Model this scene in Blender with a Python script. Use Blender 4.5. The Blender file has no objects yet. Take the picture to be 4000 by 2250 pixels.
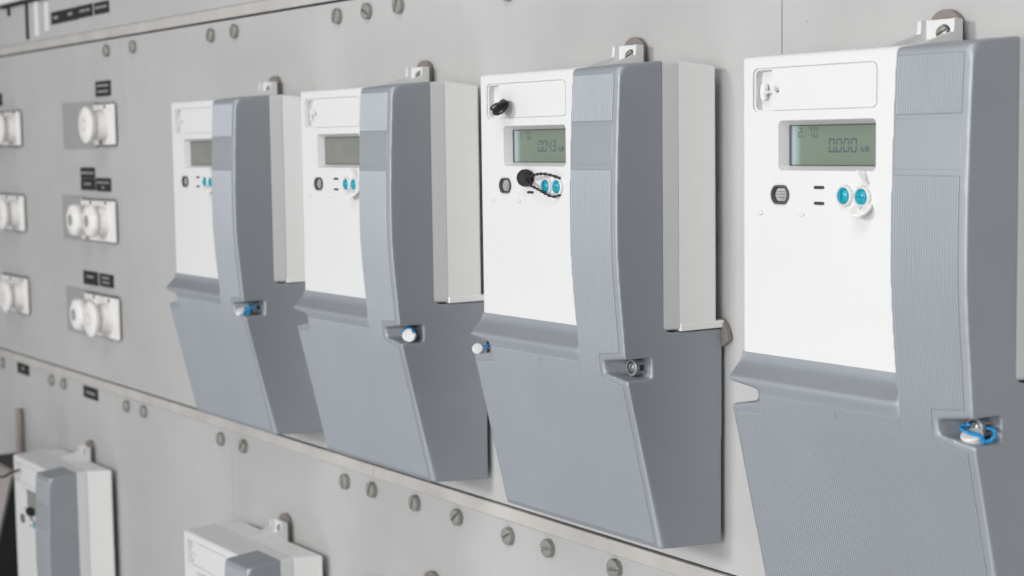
import bpy, bmesh, math, random
from mathutils import Vector, Matrix
random.seed(7)
SC = bpy.context.scene
COL = SC.collection
R = math.radians

# ------------------------------------------------------------------ camera
cam_d = bpy.data.cameras.new("camera"); cam = bpy.data.objects.new("camera", cam_d); COL.objects.link(cam)
cr = Vector((0.55689791, 0.83046186, -0.0140645)); cu = Vector((-0.06471846, 0.06026884, 0.99608192)); cf = Vector((-0.8280557, 0.5538057, -0.08730981))
rotm = Matrix((cr, cu, -cf)).transposed()
cam.matrix_world = Matrix.Translation((1.54523, -0.709946, -0.046494)) @ rotm.to_4x4()
cam_d.sensor_width = 36.0; cam_d.lens = 6528.22 / 4000 * 36
cam_d.clip_start = 0.01; cam_d.clip_end = 50
cam_d.dof.use_dof = True; cam_d.dof.focus_distance = 1.03; cam_d.dof.aperture_fstop = 13
SC.camera = cam
SC.view_settings.view_transform = 'Standard'; SC.view_settings.look = 'None'
SC.view_settings.exposure = -0.38; SC.view_settings.gamma = 1.0

# ------------------------------------------------------------------ room light
W = bpy.data.worlds.new("World"); SC.world = W; W.use_nodes = True
bg = W.node_tree.nodes["Background"]; bg.inputs[0].default_value = (0.93, 0.96, 1.0, 1); bg.inputs[1].default_value = 0.13

def area(name, pos, target, size, size_y, power, col=(1, 1, 1)):
    d = bpy.data.lights.new(name, 'AREA'); d.shape = 'RECTANGLE'; d.size = size; d.size_y = size_y; d.energy = power; d.color = col
    o = bpy.data.objects.new(name, d); COL.objects.link(o); o.location = pos
    o.rotation_euler = (Vector(target) - Vector(pos)).to_track_quat('-Z', 'Y').to_euler()
    return o
area("main_lamp", (0.55, -2.7, 0.50), (0.5, 0, -0.14), 0.32, 0.32, 40, (1.0, 0.995, 0.99))
area("left_sheen_fill", (-6.0, -5.2, -0.9), (1.3, 0, -0.15), 6.5, 7.5, 55, (0.98, 0.99, 1.0)).data.spread = R(110)  # added lamp, no real window: gives the grey fronts their sheen
area("right_fill", (1.9, -2.6, 0.12), (0.5, 0, -0.1), 1.0, 1.0, 48, (1.0, 0.995, 0.99))
area("top_fill", (1.7, -2.0, 2.1), (0.5, 0, -0.1), 1.8, 1.2, 42, (1.0, 0.995, 0.99))  # added overhead lamp, lifts the upward faces and meter sides
area("floor_bounce", (1.5, -2.2, -2.1), (0.5, 0, -0.2), 2.2, 1.6, 34, (0.99, 0.995, 1.0))

# ------------------------------------------------------------------ materials
def mat(name, col, rough=0.5, metal=0.0, spec=0.5, bump=0.0, bscale=900, var=0.0, vscale=8, trans=0.0, sss=0.0, coat=0.0, col2=None, specks=0.0):
    m = bpy.data.materials.new(name); m.use_nodes = True
    nt = m.node_tree; b = nt.nodes["Principled BSDF"]
    b.inputs["Roughness"].default_value = rough; b.inputs["Metallic"].default_value = metal
    b.inputs["Specular IOR Level"].default_value = spec
    b.inputs["Transmission Weight"].default_value = trans
    if sss: b.inputs["Subsurface Weight"].default_value = sss; b.inputs["Subsurface Scale"].default_value = 0.002
    b.inputs["Coat Weight"].default_value = coat
    b.inputs["Base Color"].default_value = (*col, 1)
    tc = nt.nodes.new("ShaderNodeTexCoord")
    last = None
    if var:
        n = nt.nodes.new("ShaderNodeTexNoise"); n.inputs["Scale"].default_value = vscale; n.inputs["Detail"].default_value = 5
        nt.links.new(tc.outputs["Object"], n.inputs["Vector"])
        rmp = nt.nodes.new("ShaderNodeValToRGB")
        c2 = col2 or tuple(c * (1 - var) for c in col)
        rmp.color_ramp.elements[0].position = 0.33; rmp.color_ramp.elements[0].color = (*c2, 1)
        rmp.color_ramp.elements[1].position = 0.67; rmp.color_ramp.elements[1].color = (*col, 1)
        nt.links.new(n.outputs["Fac"], rmp.inputs["Fac"]); last = rmp.outputs["Color"]
        if specks:
            v = nt.nodes.new("ShaderNodeTexVoronoi"); v.inputs["Scale"].default_value = specks
            nt.links.new(tc.outputs["Object"], v.inputs["Vector"])
            mm = nt.nodes.new("ShaderNodeMath"); mm.operation = 'LESS_THAN'; mm.inputs[1].default_value = 0.045
            nt.links.new(v.outputs["Distance"], mm.inputs[0])
            n2 = nt.nodes.new("ShaderNodeTexNoise"); n2.inputs["Scale"].default_value = specks * .35
            nt.links.new(tc.outputs["Object"], n2.inputs["Vector"])
            m2 = nt.nodes.new("ShaderNodeMath"); m2.operation = 'GREATER_THAN'; m2.inputs[1].default_value = 0.62
            nt.links.new(n2.outputs["Fac"], m2.inputs[0])
            m3 = nt.nodes.new("ShaderNodeMath"); m3.operation = 'MULTIPLY'
            nt.links.new(mm.outputs[0], m3.inputs[0]); nt.links.new(m2.outputs[0], m3.inputs[1])
            mx = nt.nodes.new("ShaderNodeMix"); mx.data_type = 'RGBA'; mx.inputs["B"].default_value = (0.12, 0.11, 0.10, 1)
            nt.links.new(m3.outputs[0], mx.inputs["Factor"]); nt.links.new(last, mx.inputs["A"]); last = mx.outputs["Result"]
        nt.links.new(last, b.inputs["Base Color"])
    if bump:
        n = nt.nodes.new("ShaderNodeTexNoise"); n.inputs["Scale"].default_value = bscale; n.inputs["Detail"].default_value = 3
        nt.links.new(tc.outputs["Object"], n.inputs["Vector"])
        bp = nt.nodes.new("ShaderNodeBump"); bp.inputs["Strength"].default_value = bump; bp.inputs["Distance"].default_value = 0.0003
        nt.links.new(n.outputs["Fac"], bp.inputs["Height"]); nt.links.new(bp.outputs["Normal"], b.inputs["Normal"])
    return m
def add_scuffs(m, amp=0.05):
    nt = m.node_tree; b = nt.nodes["Principled BSDF"]; src = b.inputs["Base Color"].links[0].from_socket
    tc = nt.nodes.new("ShaderNodeTexCoord"); out = src
    for sc, n_s, lo, hi, a in (((1, 1, .15), 55, .45, .8, amp * .45), ((.3, 1, 1), 16, .35, .8, amp * .7), ((1, 1, 1), 2.2, .35, .65, amp * 1.1)):
        mp = nt.nodes.new("ShaderNodeMapping"); mp.inputs["Scale"].default_value = sc; nt.links.new(tc.outputs["Object"], mp.inputs["Vector"])
        n = nt.nodes.new("ShaderNodeTexNoise"); n.inputs["Scale"].default_value = n_s; n.inputs["Detail"].default_value = 6; n.inputs["Roughness"].default_value = .6
        nt.links.new(mp.outputs[0], n.inputs["Vector"])
        mr = nt.nodes.new("ShaderNodeMapRange"); mr.inputs["From Min"].default_value = lo; mr.inputs["From Max"].default_value = hi
        mr.inputs["To Min"].default_value = 1.0; mr.inputs["To Max"].default_value = 1.0 - a * 2; nt.links.new(n.outputs["Fac"], mr.inputs["Value"])
        mu = nt.nodes.new("ShaderNodeVectorMath"); mu.operation = 'SCALE'; nt.links.new(out, mu.inputs[0]); nt.links.new(mr.outputs[0], mu.inputs["Scale"]); out = mu.outputs[0]
    nt.links.new(out, b.inputs["Base Color"])
M = {}
M['white'] = mat("white_plastic", (0.645, 0.645, 0.647), 0.5, bump=0.15, bscale=1400, var=0.015, vscale=20)
M['back'] = mat("off_white_textured_plastic", (0.84, 0.835, 0.82), 0.5, bump=0.5, bscale=1100)
M['gray'] = mat("blue_gray_plastic", (0.342, 0.366, 0.396), 0.52, metal=0.45, spec=0.6, bump=0.22, bscale=1800, var=0.05, vscale=14, specks=120)
M['wall'] = mat("painted_steel_wall", (0.495, 0.494, 0.491), 0.55, spec=0.35, bump=0.12, bscale=260, var=0.11, vscale=4.2, specks=80)
add_scuffs(M['wall'], 0.038)
M['backing'] = mat("dark_gap_backing", (0.05, 0.047, 0.044), 0.8, var=.1)
M['strip'] = mat("brushed_metal_strip", (0.54, 0.52, 0.49), 0.5, metal=0.15, bump=0.2, bscale=400, var=0.12, vscale=22, col2=(0.45, 0.43, 0.41))
M['screw'] = mat("dull_nickel_steel", (0.34, 0.325, 0.295), 0.45, metal=0.6, bump=0.3, bscale=500, var=0.3, vscale=260, col2=(0.34, 0.37, 0.33))
M['bronze'] = mat("passivated_zinc_plate", (0.27, 0.225, 0.21), 0.5, metal=0.35, bump=0.25, bscale=700, var=0.3, vscale=110, col2=(0.25, 0.235, 0.215))
M['slot'] = mat("dark_slot", (0.03, 0.028, 0.03), 0.6, var=.1)
M['portdark'] = mat("dark_gray_plastic", (0.075, 0.072, 0.075), 0.45, bump=0.4, bscale=900)
M['portlens'] = mat("brushed_port_plate", (0.60, 0.58, 0.60), 0.35, metal=0.55, var=0.4, vscale=420)
M['teal'] = mat("teal_plastic", (0.0, 0.30, 0.40), 0.25, spec=0.6, var=.06, vscale=200)
M['tag'] = mat("milky_seal_plastic", (0.78, 0.77, 0.75), 0.28, sss=0.3, var=.08, vscale=300)
M['tagcl'] = mat("clear_seal_plastic", (0.74, 0.74, 0.73), 0.22, sss=0.3, var=.12, vscale=300)
M['blue'] = mat("blue_seal_wire", (0.0, 0.30, 0.66), 0.35, var=.35, vscale=1500)
M['black'] = mat("glossy_black_plastic", (0.014, 0.013, 0.015), 0.33, spec=0.4, bump=0.3, bscale=500)
M['lcdink'] = mat("lcd_ink", (0.055, 0.085, 0.10), 0.4, var=.1)
M['lcdfaint'] = mat("faint_lcd_ink", (0.17, 0.19, 0.18), 0.4, var=.1)
M['porc'] = mat("glazed_porcelain", (0.80, 0.79, 0.775), 0.38, spec=0.4, var=0.05, vscale=40, col2=(0.77, 0.745, 0.73))
M['plate'] = mat("mid_gray_paint", (0.33, 0.33, 0.325), 0.65, spec=0.2, var=.06)
M['labelblk'] = mat("engraved_black_label", (0.03, 0.029, 0.03), 0.75, spec=0.2, var=.15, vscale=60)
M['labeltxt'] = mat("worn_label_engraving", (0.36, 0.34, 0.33), 0.6, var=.2, vscale=200)
M['brown'] = mat("brown_paint", (0.29, 0.23, 0.22), 0.5, var=.25, vscale=60)
M['pink'] = mat("aged_pinkish_plastic", (0.33, 0.295, 0.285), 0.5, var=.08)
M['dkhouse'] = mat("black_housing", (0.012, 0.012, 0.012), 0.6, var=.1)
M['rust'] = mat("rusty_copper", (0.45, 0.20, 0.10), 0.6, var=.4, vscale=200)

def lcd_mat():
    m = bpy.data.materials.new("lcd_green"); m.use_nodes = True; nt = m.node_tree; b = nt.nodes["Principled BSDF"]
    b.inputs["Roughness"].default_value = 0.3; b.inputs["Specular IOR Level"].default_value = 0.2
    tc = nt.nodes.new("ShaderNodeTexCoord"); sx = nt.nodes.new("ShaderNodeSeparateXYZ"); nt.links.new(tc.outputs["Object"], sx.inputs[0])
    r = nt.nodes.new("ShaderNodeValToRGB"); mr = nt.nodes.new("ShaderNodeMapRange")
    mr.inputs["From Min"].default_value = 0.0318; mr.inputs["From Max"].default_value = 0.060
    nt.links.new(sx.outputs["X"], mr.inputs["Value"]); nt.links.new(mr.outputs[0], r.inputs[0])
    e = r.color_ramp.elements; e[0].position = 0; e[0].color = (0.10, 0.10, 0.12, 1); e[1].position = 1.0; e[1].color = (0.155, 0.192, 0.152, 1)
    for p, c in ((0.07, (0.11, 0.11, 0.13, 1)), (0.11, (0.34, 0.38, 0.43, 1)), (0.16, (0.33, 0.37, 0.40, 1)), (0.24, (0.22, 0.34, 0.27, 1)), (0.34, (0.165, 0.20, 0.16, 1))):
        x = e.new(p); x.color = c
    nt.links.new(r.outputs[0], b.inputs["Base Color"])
    return m
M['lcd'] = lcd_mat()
M['lcdgray'] = mat("gray_lcd", (0.20, 0.20, 0.18), 0.3, spec=0.2, var=.12, vscale=60, col2=(0.175, 0.19, 0.165))

# ------------------------------------------------------------------ helpers (geometry in millimetres)
K = 0.001
def link(name, bm, m, parent=None, smooth=None, kind=None, label=None):
    bmesh.ops.recalc_face_normals(bm, faces=bm.faces[:])
    me = bpy.data.meshes.new(name); bm.to_mesh(me); bm.free()
    me.transform(Matrix.Scale(K, 4))
    me.materials.append(M[m])
    if smooth is not None:
        me.shade_smooth(); me.set_sharp_from_angle(angle=R(smooth))
    o = bpy.data.objects.new(name, me); COL.objects.link(o)
    if smooth is not None and smooth <= 40: wn(o)
    if parent is not None: o.parent = parent
    if kind: o['kind'] = kind
    if label: o['label'] = label
    return o
def wn(o):
    md = o.modifiers.new('wn', 'WEIGHTED_NORMAL'); md.keep_sharp = True; md.weight = 80
def empty(name, loc, label=None, cat=None, group=None, kind=None, rot=None):
    o = bpy.data.objects.new(name, None); COL.objects.link(o); o.location = loc; o.empty_display_size = 0.02
    if rot: o.rotation_euler = rot
    tagp(o, label, cat, group, kind); return o
def tagp(o, label=None, cat=None, group=None, kind=None):
    if label: o['label'] = label
    if cat: o['category'] = cat
    if group: o['group'] = group
    if kind: o['kind'] = kind
def NB(): return bmesh.new()
def box(bm, x0, x1, y0, y1, z0, z1, bev=0, seg=2):
    r = bmesh.ops.create_cube(bm, size=1)
    for v in r['verts']:
        v.co = Vector(((x0 + x1) / 2 + v.co.x * (x1 - x0), (y0 + y1) / 2 + v.co.y * (y1 - y0), (z0 + z1) / 2 + v.co.z * (z1 - z0)))
    if bev:
        es = set(e for v in r['verts'] for e in v.link_edges)
        bmesh.ops.bevel(bm, geom=list(es), offset=bev, segments=seg, affect='EDGES', profile=0.5, clamp_overlap=True)
    return r['verts']
def prism_x(bm, poly, x0, x1):
    a = [bm.verts.new((x0, y, z)) for y, z in poly]; b = [bm.verts.new((x1, y, z)) for y, z in poly]
    n = len(poly)
    bm.faces.new(a); bm.faces.new(b[::-1])
    for i in range(n): bm.faces.new((a[i], b[i], b[(i + 1) % n], a[(i + 1) % n]))
    return a, b
def prism_y(bm, poly, y0, y1, inset=0.0):
    # poly in (x,z); y0 = back, y1 = front
    cx = sum(p[0] for p in poly) / len(poly); cz = sum(p[1] for p in poly) / len(poly)
    a = [bm.verts.new((x, y0, z)) for x, z in poly]; b = [bm.verts.new((x, y1, z)) for x, z in poly]
    n = len(poly); bm.faces.new(a[::-1]); f = bm.faces.new(b)
    for i in range(n): bm.faces.new((a[i], a[(i + 1) % n], b[(i + 1) % n], b[i]))
    if inset:
        bmesh.ops.bevel(bm, geom=list(f.edges), offset=inset, segments=2, affect='EDGES', profile=0.5)
def rrect(x0, x1, z0, z1, r, n=5, rr=None):
    # rounded rectangle outline in (x,z); rr = per-corner radii (bl, br, tr, tl)
    rr = rr or (r, r, r, r); pts = []
    for (cx, cz, a0, q) in ((x0, z0, 180, rr[0]), (x1, z0, 270, rr[1]), (x1, z1, 0, rr[2]), (x0, z1, 90, rr[3])):
        sx = cx + q * (1 if cx == x0 else -1); sz = cz + q * (1 if cz == z0 else -1)
        for i in range(n + 1):
            a = R(a0 + 90 * i / n); pts.append((sx + q * math.cos(a), sz + q * math.sin(a)))
    return pts
def lathe(bm, prof, c=(0, 0, 0), axis=(0, -1, 0), n=32, squash=None):
    # prof: list of (radius, height along axis)
    ax = Vector(axis).normalized(); up = Vector((0, 0, 1)) if abs(ax.z) < .9 else Vector((1, 0, 0))
    e1 = ax.cross(up).normalized(); e2 = e1.cross(ax).normalized(); c = Vector(c); rings = []
    for r_, h in prof:
        rings.append([bm.verts.new(c + ax * h + (e1 * math.cos(2 * math.pi * k / n) * (squash or 1) + e2 * math.sin(2 * math.pi * k / n)) * max(r_, 1e-4)) for k in range(n)])
    for a, b in zip(rings, rings[1:]):
        for k in range(n): bm.faces.new((a[k], a[(k + 1) % n], b[(k + 1) % n], b[k]))
    bm.faces.new(rings[0]); bm.faces.new(rings[-1][::-1])
def tube(bm, pts, r, n=8, radii=None):
    P = [Vector(p) for p in pts]; rings = []; prev = None
    for i, p in enumerate(P):
        t = (P[min(i + 1, len(P) - 1)] - P[max(i - 1, 0)]).normalized()
        if prev is None:
            s = t.cross(Vector((0, 0, 1)));
            if s.length < .1: s = t.cross(Vector((1, 0, 0)))
            s.normalize()
        else:
            s = prev - t * prev.dot(t); s.normalize()
        prev = s; u = t.cross(s); rr = radii[i] if radii else r
        rings.append([bm.verts.new(p + (s * math.cos(2 * math.pi * k / n) + u * math.sin(2 * math.pi * k / n)) * rr) for k in range(n)])
    for a, b in zip(rings, rings[1:]):
        for k in range(n): bm.faces.new((a[k], a[(k + 1) % n], b[(k + 1) % n], b[k]))
    bm.faces.new(rings[0]); bm.faces.new(rings[-1][::-1])
def spline(pts, per=10):
    P = [Vector(p) for p in pts]; out = []
    for i in range(len(P) - 1):
        p0 = P[max(i - 1, 0)]; p1 = P[i]; p2 = P[i + 1]; p3 = P[min(i + 2, len(P) - 1)]
        for k in range(per):
            t = k / per
            out.append(0.5 * ((2 * p1) + (p2 - p0) * t + (2 * p0 - 5 * p1 + 4 * p2 - p3) * t * t + (3 * p1 - p0 - 3 * p2 + p3) * t ** 3))
    out.append(P[-1]); return out
def twisted(bm, pts, r=0.62, pitch=2.2):
    S = spline(pts, 14); L = 0; prev = S[0]; strands = [[], []]
    for i, p in enumerate(S):
        L += (p - prev).length; prev = p
        t = (S[min(i + 1, len(S) - 1)] - S[max(i - 1, 0)]).normalized()
        s = t.cross(Vector((0.3, 0.2, 1))).normalized(); u = t.cross(s)
        for k in range(2):
            a = 2 * math.pi * L / pitch + math.pi * k
            strands[k].append(p + (s * math.cos(a) + u * math.sin(a)) * r * .8)
    for st in strands: tube(bm, st, r, 6)
def beaded(bm, pts, r=0.7, step=2.4):
    S = spline(pts, 24); L = 0; prev = S[0]; rad = []
    for p in S:
        L += (p - prev).length; prev = p
        rad.append(r * (0.72 + 0.42 * max(0, math.sin(2 * math.pi * L / step)) ** .6))
    tube(bm, S, r, 8, rad)
def evaluated(o):
    dg = bpy.context.evaluated_depsgraph_get(); dg.update()
    me = bpy.data.meshes.new_from_object(o.evaluated_get(dg)); old = o.data
    o.modifiers.clear(); o.data = me; me.name = old.name
    return o
def cut(o, cutters):
    for c in cutters:
        md = o.modifiers.new("cut", 'BOOLEAN'); md.operation = 'DIFFERENCE'; md.solver = 'EXACT'; md.object = c
    evaluated(o)
    for c in cutters: bpy.data.objects.remove(c)
def resmooth(o, ang):
    o.data.shade_smooth(); o.data.set_sharp_from_angle(angle=R(ang)); wn(o)
def interp(z, tab):
    # tab sorted by descending z: (z, y)
    if z >= tab[0][0]: return tab[0][1]
    for (a, ya), (b, yb) in zip(tab, tab[1:]):
        if b <= z <= a: return ya + (yb - ya) * (a - z) / (a - b)
    return tab[-1][1]

# ------------------------------------------------------------------ the panel wall
wall = empty("panel_wall", (0, 0, 0), "pale grey painted metal panel wall with flat metal joint strips", None, None, 'structure')
XL, XR = -1500, 1900
def panel(x0, x1, z0, z1, back=-0.0):
    bm = NB(); box(bm, x0, x1, 0, 6, z0, z1, 0.5, 2); return link("wall_panel", bm, 'wall', wall, 40)
g = 0.6
seam_mid = [XL, -808, -751, -319.1, 783.3, XR]
for a, b in zip(seam_mid, seam_mid[1:]): panel(a + g / 2, b - g / 2, -329.2, 79.2)
seam_top = [XL, -41.2, 900, XR]
for a, b in zip(seam_top, seam_top[1:]): panel(a + g / 2, b - g / 2, 92.6, 420)
seam_low = [XL, -900, -44.5, 820, XR]
for a, b in zip(seam_low, seam_low[1:]): panel(a + g / 2, b - g / 2, -1050, -341.6)
bm = NB(); box(bm, XL, XR, 8, 12, -1050, 420); link("backing_sheet", bm, 'backing', wall)
def strip(x0, x1, z0, z1):
    bm = NB(); box(bm, x0 + .3, x1 - .3, -1.8, 3, z0, z1, 0.35, 2); return link("trim_strip", bm, 'strip', wall, 40)
for a, b in ((XL, -324), (-324, 840), (840, XR)): strip(a, b, 81.1, 92.0)
for a, b in ((XL, -336), (-336, 262), (262, XR)): strip(a, b, -340.9, -330.6)

# ------------------------------------------------------------------ wall screws
def make_screw_mesh():
    bm = NB(); lathe(bm, [(6.2, 0.3), (6.9, 0.3), (6.95, 3.9), (6.6, 4.5), (5.4, 4.9), (2, 5.05), (0, 5.08)], n=40)
    o = link("screw_head", bm, 'screw', None, 35)
    bm = NB(); box(bm, -9, 9, -7, -3.4, -0.75, 0.75); c = link("cutter", bm, 'slot'); cut(o, [c]); resmooth(o, 35); return o
scr = make_screw_mesh()
screws = [
 (-363.5, 66.4, 80, "slotted steel screw under the upper strip, left one of the leftmost pair"),
 (-279.4, 66.4, 95, "slotted steel screw under the upper strip, right one of the leftmost pair"),
 (-62.6, 66.4, 118, "slotted steel screw above the leftmost large meter, left one of the pair"),
 (-4.8, 66.8, 112, "slotted steel screw above the leftmost large meter, right one of the pair"),
 (212.8, 66.6, -68, "slotted screw above the second meter, first of the three at the top edge"),
 (267.4, 67.2, 25, "slotted screw above the second meter, middle of the three at the top edge"),
 (322, 68.0, -66, "slotted screw above the second meter, last of the three, cut by the top edge"),
 (486, 66.0, 40, "slotted screw barely showing at the top edge between second and third meters"),
 (-820.8, -350, 90, "slotted screw under the lower strip, cut by the left edge of the photo"),
 (-607.6, -351.1, 60, "slotted screw between the two small black labels under the lower strip, left one"),
 (-560.1, -350.5, 100, "slotted screw between the two small black labels under the lower strip, right one"),
 (-337.8, -351.9, 75, "slotted screw under the lower strip just right of the larger black label"),
 (-283.4, -351.4, 95, "slotted screw under the lower strip below the leftmost large meter's left side"),
 (-67.7, -353.2, 88, "slotted screw under the leftmost large meter, slot upright"),
 (-11.7, -352.7, 130, "pinkish slotted screw just right of the joint in the lower panels"),
 (207.3, -353.6, 84, "slotted screw under the second meter, slot nearly upright"),
 (257.8, -352.8, -62, "slotted screw under the second meter, slot leaning left"),
 (333.1, -351.7, -72, "third screw from the left in the row under the second and third meters"),
 (400.7, -351.8, -38, "slotted screw directly under the gap between second and third meters"),
 (476.2, -353.1, -27, "slotted screw with green tint in its slot, left one under the third meter"),
 (530.2, -352.0, -14, "slotted screw with green tint in its slot, right one under the third meter"),
 (612.9, -350.5, -6, "rightmost slotted screw at the bottom edge of the photo"),
]
first = True
for x, z, a, lab in screws:
    t = empty("slotted_screw", (x * K, 0, z * K), lab, "screw", "slotted screws along the metal strips")
    o = scr if first else scr.copy()
    if not first: COL.objects.link(o)
    first = False
    o.parent = t; t.rotation_euler = (0, R(a), 0)

# ------------------------------------------------------------------ the electricity meter (origin: top left corner on the wall)
MW = 177.0
FR = [(-1, -84.3), (-4, -85.3), (-18, -86.2), (-38, -87.2), (-65, -88.2), (-90, -88.7), (-115, -88.6), (-138, -87.2), (-160, -85.1), (-180, -83.3), (-198, -80.95), (-216, -76.72)]
def smooth_tab(T, step=4.0):
    # Hermite resampling of a (z, y) table so that the bulge has no kinks
    out = []; n = len(T)
    m = [(T[min(i + 1, n - 1)][1] - T[max(i - 1, 0)][1]) / (T[min(i + 1, n - 1)][0] - T[max(i - 1, 0)][0]) for i in range(n)]
    for i in range(n - 1):
        (z0, y0), (z1, y1) = T[i], T[i + 1]; h = z1 - z0; k = max(1, int(abs(h) / step))
        for j in range(k):
            t = j / k
            out.append((z0 + h * t, (2 * t ** 3 - 3 * t * t + 1) * y0 + (t ** 3 - 2 * t * t + t) * h * m[i] + (-2 * t ** 3 + 3 * t * t) * y1 + (t ** 3 - t * t) * h * m[i + 1]))
    return out + [T[-1]]
FRS = smooth_tab(FR)
def make_cover():
    PL = [(-73, -164.8), (-73.2, -168), (-74.8, -172), (-77.8, -175), (-81.5, -177.2), (-83.8, -178.9), (-84.4, -180.6), (-84.1, -182.6), (-83.2, -186), (-81, -198), (-55.4, -305.5), (-5, -308.6), (-3.5, -168.2), (-40, -167.6), (-60, -167.0), (-72, -166)]
    PR = [(-51.7, 2.2), (-84, -1.2)] + [(y, z) for z, y in FRS if -216.5 < z < -3.5] + [(-55.4, -305.5), (-5, -308.6), (-3.5, -168.2), (-46, -167.6), (-48.5, -166.9), (-50.6, -165.2), (-51.6, -162.6), (-51.7, -160)]
    bm = NB(); a, b = prism_x(bm, PL, 0, 128.6)
    es = [bm.edges.get((a[i], a[i + 1])) for i in range(1, 11)]
    bmesh.ops.bevel(bm, geom=[e for e in es if e], offset=1.0, segments=2, affect='EDGES', profile=0.5)
    lo = link("terminal_cover", bm, 'gray')
    bm = NB(); a, b = prism_x(bm, PR, 127.5, MW)
    es = [bm.edges.get((b[i], b[i + 1])) for i in range(1, len(PR) - 8)]
    bmesh.ops.bevel(bm, geom=[e for e in es if e], offset=4.6, segments=5, affect='EDGES', profile=0.5)
    hi = link("ridge_tmp", bm, 'gray')
    # recess (right) and notch (left)
    def wedge(mirror):
        bm = NB()
        pl = [(151.5, -95), (153.3, -83), (156, -76), (163, -63), (165, -62), (184, -62), (184, -95)]
        top = lambda x: -181.4 - max(0, (177 - x)) * 0.155
        bot = lambda x: -196.8 + max(0, (177 - x)) * 0.205
        A = []; B = []
        for x, y in pl:
            X = (MW - x) if mirror else x
            A.append(bm.verts.new((X, y, top(x)))); B.append(bm.verts.new((X, y, bot(x))))
        # slope of notch roof follows the hook on the left
        n = len(pl); bm.faces.new(A); bm.faces.new(B[::-1])
        for i in range(n): bm.faces.new((A[i], B[i], B[(i + 1) % n], A[(i + 1) % n]))
        return link("cutter", bm, 'gray')
    u = lo.modifiers.new("u", 'BOOLEAN'); u.operation = 'UNION'; u.solver = 'EXACT'; u.object = hi
    c1, c2 = wedge(False), wedge(True)
    for c in (c1, c2):
        md = lo.modifiers.new("cut", 'BOOLEAN'); md.operation = 'DIFFERENCE'; md.solver = 'EXACT'; md.object = c
    rm = lo.modifiers.new("r", 'REMESH'); rm.mode = 'VOXEL'; rm.voxel_size = 0.00085
    sm = lo.modifiers.new("s", 'SMOOTH'); sm.factor = 0.5; sm.iterations = 16
    evaluated(lo)
    for c in (c1, c2, hi): bpy.data.objects.remove(c)
    lo.data.shade_smooth(); lo.data.materials.clear(); lo.data.materials.append(M['gray'])
    return lo
FL = [(-182.6, -84.1), (-186, -83.2), (-198, -81), (-305.5, -55.4)]
def cover_y(x, z):
    return interp(z, FL) if x < 127.5 else interp(z, FRS + [(-305.5, -55.4)])
RIBP = [(-.81, -.05), (-.62, .42), (-.28, .78), (.28, .78), (.62, .42), (.81, -.05)]
def rib(bm, x, z0, z1):
    n = max(1, int((z0 - z1) / 5)); zs = [z0 - (z0 - z1) * i / n for i in range(n + 1)]
    zs = [z0, z0 - .25, z0 - .7] + zs[1:-1] + [z1 + .7, z1 + .25, z1]; rows = []
    for i, z in enumerate(zs):
        e = 0.0 if i in (0, len(zs) - 1) else 1.0
        hits = [CB.ray_cast(Vector(((x + q) * K, -0.2, z * K)), Vector((0, 1, 0)))[0] for q in (-.8, 0, .8)]
        hits = [q.y / K for q in hits if q is not None and abs(q.y / K - cover_y(x, z)) < 2.5]
        y = min(hits) if hits else cover_y(x, z)
        rows.append([bm.verts.new((x + dx, y - h * e * 1.15 + .1 * (1 - e), z)) for dx, h in RIBP])
    for a, b in zip(rows, rows[1:]):
        for k in range(5): bm.faces.new((a[k], a[k + 1], b[k + 1], b[k]))
def make_ribs(cover):
    global CB
    from mathutils.bvhtree import BVHTree
    me = cover.data; CB = BVHTree.FromPolygons([v.co for v in me.vertices], [tuple(p.vertices) for p in me.polygons])
    bm = NB(); x = 130.6
    xs = []
    while x < 171.5: xs.append(x); x += 1.62
    def seg(x, a, b):
        rib_pts = [a, a - 1.0, b + 1.0, b]
        rib(bm, x, a, b)
    for x in xs:
        seg(x, -5.5, -35.0)
    bm2 = bm
    link("top_ribbing", bm2, 'gray', cover, 80, 'stuff')
    bm = NB()
    for x in xs:
        if x > 151.5: seg(x, -64.5, -177.8 - (177 - x) * 0.10)
        else: seg(x, -64.5, -302.5)
    # below the recess
    for x in xs:
        if x > 151.5: seg(x, -200.5 + (177 - x) * 0.22, -302.5)
    x = 130.6 - 1.62
    while x > 3.5:
        if x > 25.5: seg(x, -187.2, -302.5)
        else: seg(x, -200.6 + x * 0.10, -302.5)
        x -= 1.62
    link("long_ribbing", bm, 'gray', cover, 80, 'stuff')
    # smooth label patch between the rib fields
    bm = NB()
    box(bm, 129.6, 171.9, -88.55, -86.0, -61.8, -36.8, 0.25, 1)
    for v in bm.verts:
        v.co.y += (interp(v.co.z, FR) + 88.3)
    link("blank_patch", bm, 'gray', cover, 40)

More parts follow.
